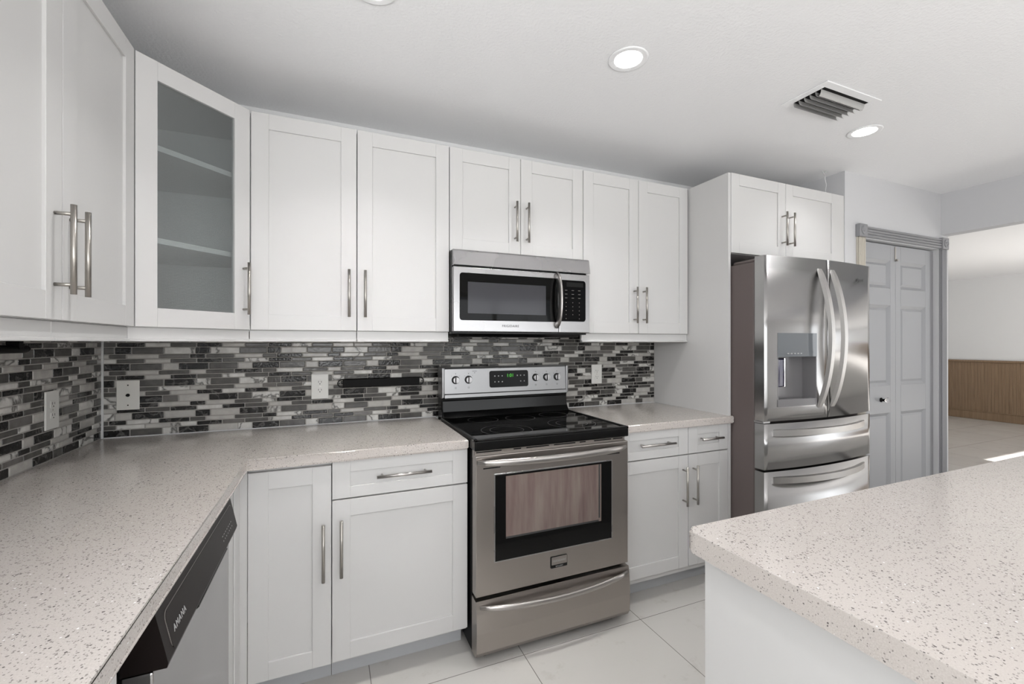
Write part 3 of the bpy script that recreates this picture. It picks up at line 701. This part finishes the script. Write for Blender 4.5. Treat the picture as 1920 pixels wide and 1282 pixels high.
# ------------------------------------------------------------------ refrigerator
FX0, FX1 = 1.532, 2.438; FM = 1.987
t = thing('refrigerator', 'stainless french door refrigerator with water dispenser and two freezer drawers', 'refrigerator', (1.985, -.4, 0))
mb = MB(BACK); mb.box(FX0+.003, FX1-.003, .05, .745, .02, 1.752, .004)
mb.box(FX0+.02, FX0+.12, .60, .775, 1.752, 1.772, .006); mb.box(FX1-.12, FX1-.02, .60, .775, 1.752, 1.772, .006)
mb.build('body', M['taupe'], t)
for q in ((FX0+.05, .1), (FX1-.1, .1), (FX0+.05, .65), (FX1-.1, .65)): MB(BACK).box(q[0], q[0]+.05, q[1], q[1]+.05, .0005, .02).build('foot', M['blackmat'], t)
def yf(x): return .806 + .034*(1-((x-1.985)/.453)**2)
def curved(x0, x1, z0, z1, name, hole=None, back=.752):
    mb = MB(BACK); n = max(6, int((x1-x0)/.025)); xs = [x0+(x1-x0)*i/n for i in range(n+1)]
    if hole: xs = sorted(set([x for x in xs if min(abs(x-hole[0]), abs(x-hole[1])) > .008] + [hole[0], hole[1]]))
    zs = [z0, z1] + ([hole[2], hole[3]] if hole else []); zs.sort()
    V = {}
    def v(x, o, z):
        k = (round(x, 5), round(o, 5), round(z, 5))
        if k not in V: V[k] = mb.b.verts.new(mb.f(x, o, z))
        return V[k]
    for i in range(len(xs)-1):
        xa, xb = xs[i], xs[i+1]
        for j in range(len(zs)-1):
            za, zb = zs[j], zs[j+1]
            if hole and hole[0]-1e-6 <= xa and xb <= hole[1]+1e-6 and j == 1:
                continue
            f = mb.b.faces.new((v(xa, yf(xa), za), v(xb, yf(xb), za), v(xb, yf(xb), zb), v(xa, yf(xa), zb))); f.smooth = True
        for z in (z0, z1): mb.b.faces.new((v(xa, yf(xa), z), v(xb, yf(xb), z), v(xb, back, z), v(xa, back, z)))
        mb.b.faces.new((v(xa, back, z0), v(xb, back, z0), v(xb, back, z1), v(xa, back, z1)))
    for x in (x0, x1): mb.b.faces.new([v(x, yf(x), z) for z in zs] + [v(x, back, z1), v(x, back, z0)])
    o = mb.build(name, M['steelv'], t)
    return o
HO = (1.617, 1.899, .985, 1.373)
dl = curved(FX0, FM-.003, .912, 1.777, 'door', HO)
dr_ = curved(FM+.003, FX1, .912, 1.777, 'door')
d1 = curved(FX0, FX1, .660, .898, 'freezer_drawer')
d2 = curved(FX0, FX1, .075, .648, 'freezer_drawer')
mb = MB(BACK); mb.box(FX0+.01, FX1-.01, .60, .745, .02, .068); mb.build('kick_grille', M['blackmat'], t)
# door edge returns (left flank of the doors, slightly rounded)
M['disp'] = newmat('dispenser_grey_plastic', lin(120, 118, 120), .3)
M['dispp'] = newmat('dispenser_gloss_panel', lin(112, 116, 120), .1)
mb = MB(BACK); x0, x1, z0, z1 = HO
bk = .765
for q in ((x0, x0+.006, z0, z1), (x1-.006, x1, z0, z1)): mb.box(q[0], q[1], bk, yf(q[0])+.0005, q[2], q[3])
mb.box(x0, x1, bk-.004, bk, z0, z1)
mb.prism([(x0, bk), (x1, bk), (x1, yf(x1)+.003), ((x0+x1)/2, yf((x0+x1)/2)+.003), (x0, yf(x0)+.003)], z0, z0+.008)
mb.prism([(x0, bk), (x1, bk), (x1, yf(x1)+.001), ((x0+x1)/2, yf((x0+x1)/2)+.001), (x0, yf(x0)+.001)], z1-.004, z1)
dp = mb.build('dispenser', M['disp'], dl)
def cpatch(x0, x1, z0, z1, off, th_, name, mat, par, n=8):
    mb = MB(BACK); xs = [x0+(x1-x0)*i/n for i in range(n+1)]
    A = [[mb.b.verts.new(mb.f(x, yf(x)+o_, z)) for x in xs] for z in (z0, z1) for o_ in (off-th_, off)]
    for i in range(n):
        for p, q in ((1, 3), (0, 2), (0, 1), (2, 3)): mb.b.faces.new((A[p][i], A[p][i+1], A[q][i+1], A[q][i]))
    for i in (0, n): mb.b.faces.new((A[0][i], A[1][i], A[3][i], A[2][i]))
    return mb.build(name, mat, par)
cpatch(x0+.001, x1-.001, 1.247, z1-.001, .002, .04, 'dispenser_panel', M['dispp'], dl)
cpatch(x0+.001, x1-.001, z0+.001, 1.022, .003, .035, 'drip_tray', M['disp'], dl)
mb = MB(BACK)
for i in range(7): mb.box(1.67+i*.026, 1.684+i*.026, yf(1.75)+.000, yf(1.75)+.0045, 1.262, 1.267)
mb.build('panel_legend', M['mark'], dl)
mb = MB(BACK); mb.box(1.665, 1.700, bk+.001, bk+.028, 1.085, 1.235, .005); mb.build('dispenser_paddle', M['blueled'], dl)
mb = MB(BACK); mb.box(1.700, 1.705, bk+.001, bk+.034, 1.085, 1.240, .002); mb.build('paddle_edge', M['chrome'], dl)
# bowed door handles
def vhandle(x, par):
    mb = MB(BACK); n = 24; W_ = .018
    inner, outer = [], []
    for i in range(n+1):
        s = i/n; k = 1-(2*s-1)**2; z = .968+.757*s; o_ = yf(x) + .070*k**.85
        outer.append((o_+.004, z)); inner.append((o_ - .014*min(1, k*4+.15), z))
    V = [[mb.b.verts.new(mb.f(x+sx, o_, z)) for o_, z in L_] for L_, sx in ((outer, -W_*.75), (outer, W_*.75), (inner, W_), (inner, -W_))]
    for i in range(n):
        for p in range(4):
            q = (p+1) % 4; f = mb.b.faces.new((V[p][i], V[q][i], V[q][i+1], V[p][i+1])); f.smooth = False
    for i in (0, n): mb.b.faces.new([V[p][i] for p in range(4)])
    return mb.build('handle', M['satinh'], par)
vhandle(1.922, dl); vhandle(2.030, dr_)
def hhandle(z, par):
    mb = MB(BACK); n = 24; x0, x1 = 1.585, 2.362; V = [[], [], [], []]
    for i in range(n+1):
        s = i/n; k = 1-(2*s-1)**2; x = x0+(x1-x0)*s; o_ = yf(x) + .042*k**.8
        for L_, (do, dz) in zip(V, ((.004, -.016), (.004, .016), (-.012*min(1, k*4+.2), .018), (-.012*min(1, k*4+.2), -.018))): L_.append(mb.b.verts.new(mb.f(x, o_+do, z+dz)))
    for i in range(n):
        for p in range(4): mb.b.faces.new((V[p][i], V[(p+1) % 4][i], V[(p+1) % 4][i+1], V[p][i+1]))
    for i in (0, n): mb.b.faces.new([V[p][i] for p in range(4)])
    return mb.build('handle', M['satinh'], par)
hhandle(.850, d1); hhandle(.603, d2)
lg = text('Whirlpool', 'lettering', BACK, 2.283, yf(2.283)+.001, 1.686, .026, M['markd'], dr_)
mb = MB(BACK); mb.box(FX0-.0005+.002, FX0+.055, .746, .80, .899, .911, .002); mb.build('hinge', M['steelmw'], t)

# ------------------------------------------------------------------ dishwasher
t = thing('dishwasher', 'stainless dishwasher with dark console under the left countertop', 'dishwasher', (-1.12, -1.11, 0))
mb = MB(LB); mb.box(-1.432, -.794, .03, LX-.045, .02, .868); mb.build('body', M['blackmat'], t)
mb = MB(LB); mb.box(-1.430, -.796, LX-.0445, LX+.002, .115, .742, .004, 0, 2); dd = mb.build('door', M['steelv'], t)
mb = MB(LB); mb.side([(LX-.0445, .744), (LX+.022, .744), (LX+.024, .752), (LX+.004, .845), (LX-.0445, .855)], -1.430, -.796); cs = mb.build('console', M['dwdark'], dd)
def cz(z): return LX+.024 - (z-.752)/.093*.020
def csplate(a0, a1, z0, z1, r, off, th_, name, mat):
    mbx = MB(LB); pts = rrect(a0, a1, z0, z1, r)
    lo = [mbx.b.verts.new(mbx.f(a, cz(z)+off-th_, z)) for a, z in pts]; hi = [mbx.b.verts.new(mbx.f(a, cz(z)+off, z)) for a, z in pts]
    n = len(pts); mbx.b.faces.new(lo); mbx.b.faces.new(hi)
    for i in range(n): mbx.b.faces.new((lo[i], lo[(i+1) % n], hi[(i+1) % n], hi[i]))
    return mbx.build(name, mat, dd)
csplate(-1.402, -.812, .757, .828, .016, .0008, .004, 'console_outline', M['dwgloss'])
csplate(-1.400, -.814, .754, .8265, .015, .0014, .004, 'console_panel', M['dwdark'])
text('AMANA', 'lettering', LB, -1.345, cz(.785)+.0022, .785, .018, M['mark'], dd, space=1.25, tilt=.2)
mb = MB(LB)
for i in range(7): a = -.97+i*.018; mb.box(a, a+.008, cz(.79)+.0012, cz(.79)+.0022, .787, .789); mb.box(a+.002, a+.005, cz(.776)+.0012, cz(.776)+.0022, .774, .777)
mb.build('key_legend', M['mark'], dd)
mb = MB(LB); mb.box(-1.23, -.93, LX-.02, LX+.0235, .735, .7445, .004); mb.build('pocket_handle', M['black'], dd)
mb = MB(LB); mb.box(-1.43, -.796, LX-.10, LX-.09, .0005, .112); mb.build('kick_plate', M['blackmat'], t)

# ------------------------------------------------------------------ outlets, plates, knife strip
def duplex(fr, a0, a1, z0, z1, label):
    o0 = .0098; t = thing('outlet', label, 'outlet', tuple(fr((a0+a1)/2, o0, z0)), 'white duplex outlets on the backsplash')
    mb = MB(fr); mb.box(a0, a1, o0, o0+.006, z0, z1, .002, 0, 2); mb.build('cover_plate', M['plate'], t)
    ac, zc = (a0+a1)/2, (z0+z1)/2
    for s in (-1, 1):
        mb = MB(fr); zz = zc+s*.0195
        mb.plate(rrect(ac-.0165, ac+.0165, zz-.0135, zz+.0135, .008), o0+.005, o0+.008)
        r = mb.build('receptacle', M['plate'], t)
        mb = MB(fr); mb.box(ac-.0075, ac-.0055, o0+.0075, o0+.0084, zz-.001, zz+.008); mb.box(ac+.0055, ac+.0075, o0+.0075, o0+.0084, zz-.001, zz+.007)
        mb.lathe((ac, o0+.0075, zz-.007), tuple(fr.o), [(0, .0025), (.0009, .0025)], 10); mb.build('slot', M['slot'], r)
    mb = MB(fr); mb.lathe((ac, o0+.0055, zc), tuple(fr.o), [(0, .003), (.0012, .0028)], 12); mb.build('screw', M['nickel'], t)
duplex(BACK, -.627, -.549, 1.043, 1.166, 'white duplex outlet left of the black wall bar')
duplex(BACK, .999, 1.076, 1.059, 1.182, 'white duplex outlet right of the range')
duplex(LEFT, -.419, -.340, 1.024, 1.156, 'white duplex outlet on the left side wall')
t = thing('coax_plate', 'ivory cable jack plate on the back wall tiles near the corner', 'wall plate', (-1.343, -.0098, 1.033))
mb = MB(BACK); mb.box(-1.383, -1.304, .0098, .0145, 1.033, 1.159, .002, 0, 2); mb.build('cover_plate', M['platesteel'], t)
mb = MB(BACK); mb.lathe((-1.3435, .014, 1.096), (0,-1,0), [(0, .007), (.002, .007), (.002, .0045), (.012, .0045)], 16); mb.build('jack', M['slot'], t)
for z in (1.139, 1.053):
    mb = MB(BACK); mb.lathe((-1.3435, .0135, z), (0,-1,0), [(0, .003), (.0022, .0028)], 12); mb.build('screw', M['slot'], t)
# black bar with rounded wire ends
t = thing('wall_bar', 'black bar with looped ends mounted on the tiles left of the range', 'rack', (-.29, -.01, 1.115))
mb = MB(BACK); mb.box(-.482, -.098, .0105, .030, 1.0955, 1.1365, .002); mb.build('bar', M['blackmat'], t)
mb = MB(BACK); zc, rr_ = 1.116, .0195; pts = []
for i in range(13): q = PI/2 + PI*i/12; pts.append((-.484+rr_*1.1*math.cos(q), .020, zc+rr_*math.sin(q)))
for i in range(13): q = -PI/2 + PI*i/12; pts.append((-.096+rr_*1.1*math.cos(q), .020, zc+rr_*math.sin(q)))
pts.append(pts[0]); mb.tube(pts, .003, 8); 
mb.box(-.50, -.495, .0098, .020, 1.113, 1.119); mb.box(-.085, -.080, .0098, .020, 1.113, 1.119)
mb.build('wire_loop', M['black'], t)
# black holder hanging under the left wall cabinet
t = thing('paper_towel_holder', 'black rod holder under the left wall cabinet, cut off by the frame edge', 'holder', (-1.38, -.75, 1.30))
mb = MB(); mb.tube([(-1.395, -.96, 1.303), (-1.395, -.60, 1.303)], [.012, .012], 16); mb.lathe((-1.395, -.60, 1.303), (0,1,0), [(0, .012), (.012, .010), (.018, .004)], 16); mb.build('rod', M['blackmat'], t)
for y_ in (-.650, -.93): MB().box(-1.412, -1.380, y_, y_+.018, 1.303, UB-.0005, .002).build('bracket', M['blackmat'], t)

# ------------------------------------------------------------------ ceiling fixtures
def can(x, y, label, grp='recessed ceiling lights', watt=1.0):
    t = thing('recessed_light', label, 'ceiling light', (x, y, H), grp)
    mb = MB(); mb.lathe((x, y, H-.0005), (0,0,-1), [(0, .078), (.003, .076), (.004, .070), (.001, .056), (.0008, .05)], 40); mb.build('trim_ring', M['ceil'], t)
    mb = MB(); mb.lathe((x, y, H-.001), (0,0,-1), [(0, .054), (.0012, .053)], 40); mb.build('diffuser', M['lamp'], t)
    l = light('lamp', 'AREA', (0, 0, -.012), (0,0,0), CAN_W*watt, (1, .995, .985), shape='DISK', size=.11, spread=2.0); l.parent = t; return t
can(.541, -.976, 'round recessed light in the ceiling in front of the microwave')
can(2.069, -.979, 'round recessed light in the ceiling right of the air vent, in front of the fridge', watt=.45)
can(-.420, -.955, 'recessed ceiling light at the top edge of the photo, leftmost of the lights')
for x in (-.42, .541, 2.069): can(x, -3.3, 'recessed ceiling light behind the camera', 'recessed lights behind the camera', 1.2 if x < 0 else .7)
for x in (5.2, 7.6):
    for y in (-3.2,): can(x, y, 'recessed ceiling light in the far room', 'recessed lights in the far room')
t = thing('air_vent', 'white ceiling air register with curved blades, between the two ceiling lights', 'vent', (1.6, -1.09, H))
VX0, VX1, VY0, VY1 = 1.41, 1.80, -1.195, -.985
mb = MB(); f_ = .035
for q in ((VX0, VX1, VY0, VY0+f_), (VX0, VX1, VY1-f_, VY1), (VX0, VX0+f_, VY0+f_, VY1-f_), (VX1-f_, VX1, VY0+f_, VY1-f_)): mb.box(q[0], q[1], q[2], q[3], H-.005, H-.0005, .0015)
mb.build('frame', M['ceil'], t)
mb = MB(); mb.box(VX0+f_, VX1-f_, VY0+f_, VY1-f_, H-.002, H-.0008); mb.build('duct_opening', M['slot'], t)
nb = 6
for i in range(nb):
    y0 = VY0+f_+.016+i*(VY1-VY0-2*f_-.016)/(nb-1)
    mb = MB(); prof = []
    sg = -1 if i < 1 else 1
    for j in range(7):
        q = j/6*PI/2*.85; prof.append((y0 + (1-math.cos(q))*.013*-sg, H-.003-math.sin(q)*.026))
    back_ = [(y_+.0014, z_) for y_, z_ in reversed(prof)]
    P_ = prof+back_; lo = [mb.b.verts.new((VX0+f_+.004, y_, z_)) for y_, z_ in P_]; hi = [mb.b.verts.new((VX1-f_-.004, y_, z_)) for y_, z_ in P_]
    n = len(P_); mb.b.faces.new(lo); mb.b.faces.new(hi)
    for k in range(n): mb.b.faces.new((lo[k], lo[(k+1) % n], hi[(k+1) % n], hi[k]))
    mb.build('blade', M['blade'], t)
# thin loose wire above the fridge cabinet
mb = MB(); mb.tube([(2.44, -.560, 2.277), (2.43, -.560, 2.31), (2.44, -.560, 2.35), (2.425, -.560, 2.39), (2.43, -.561, 2.438)], .0022, 8)
mb.tube([(2.425, -.560, 2.405), (2.40, -.560, 2.435)], .0018, 6)
tag(mb.build('loose_wire', M['cord'], None, (2.43, -.56, 2.28)), 'thin white wire rising from the top of the fridge cabinet to the ceiling', 'wire')
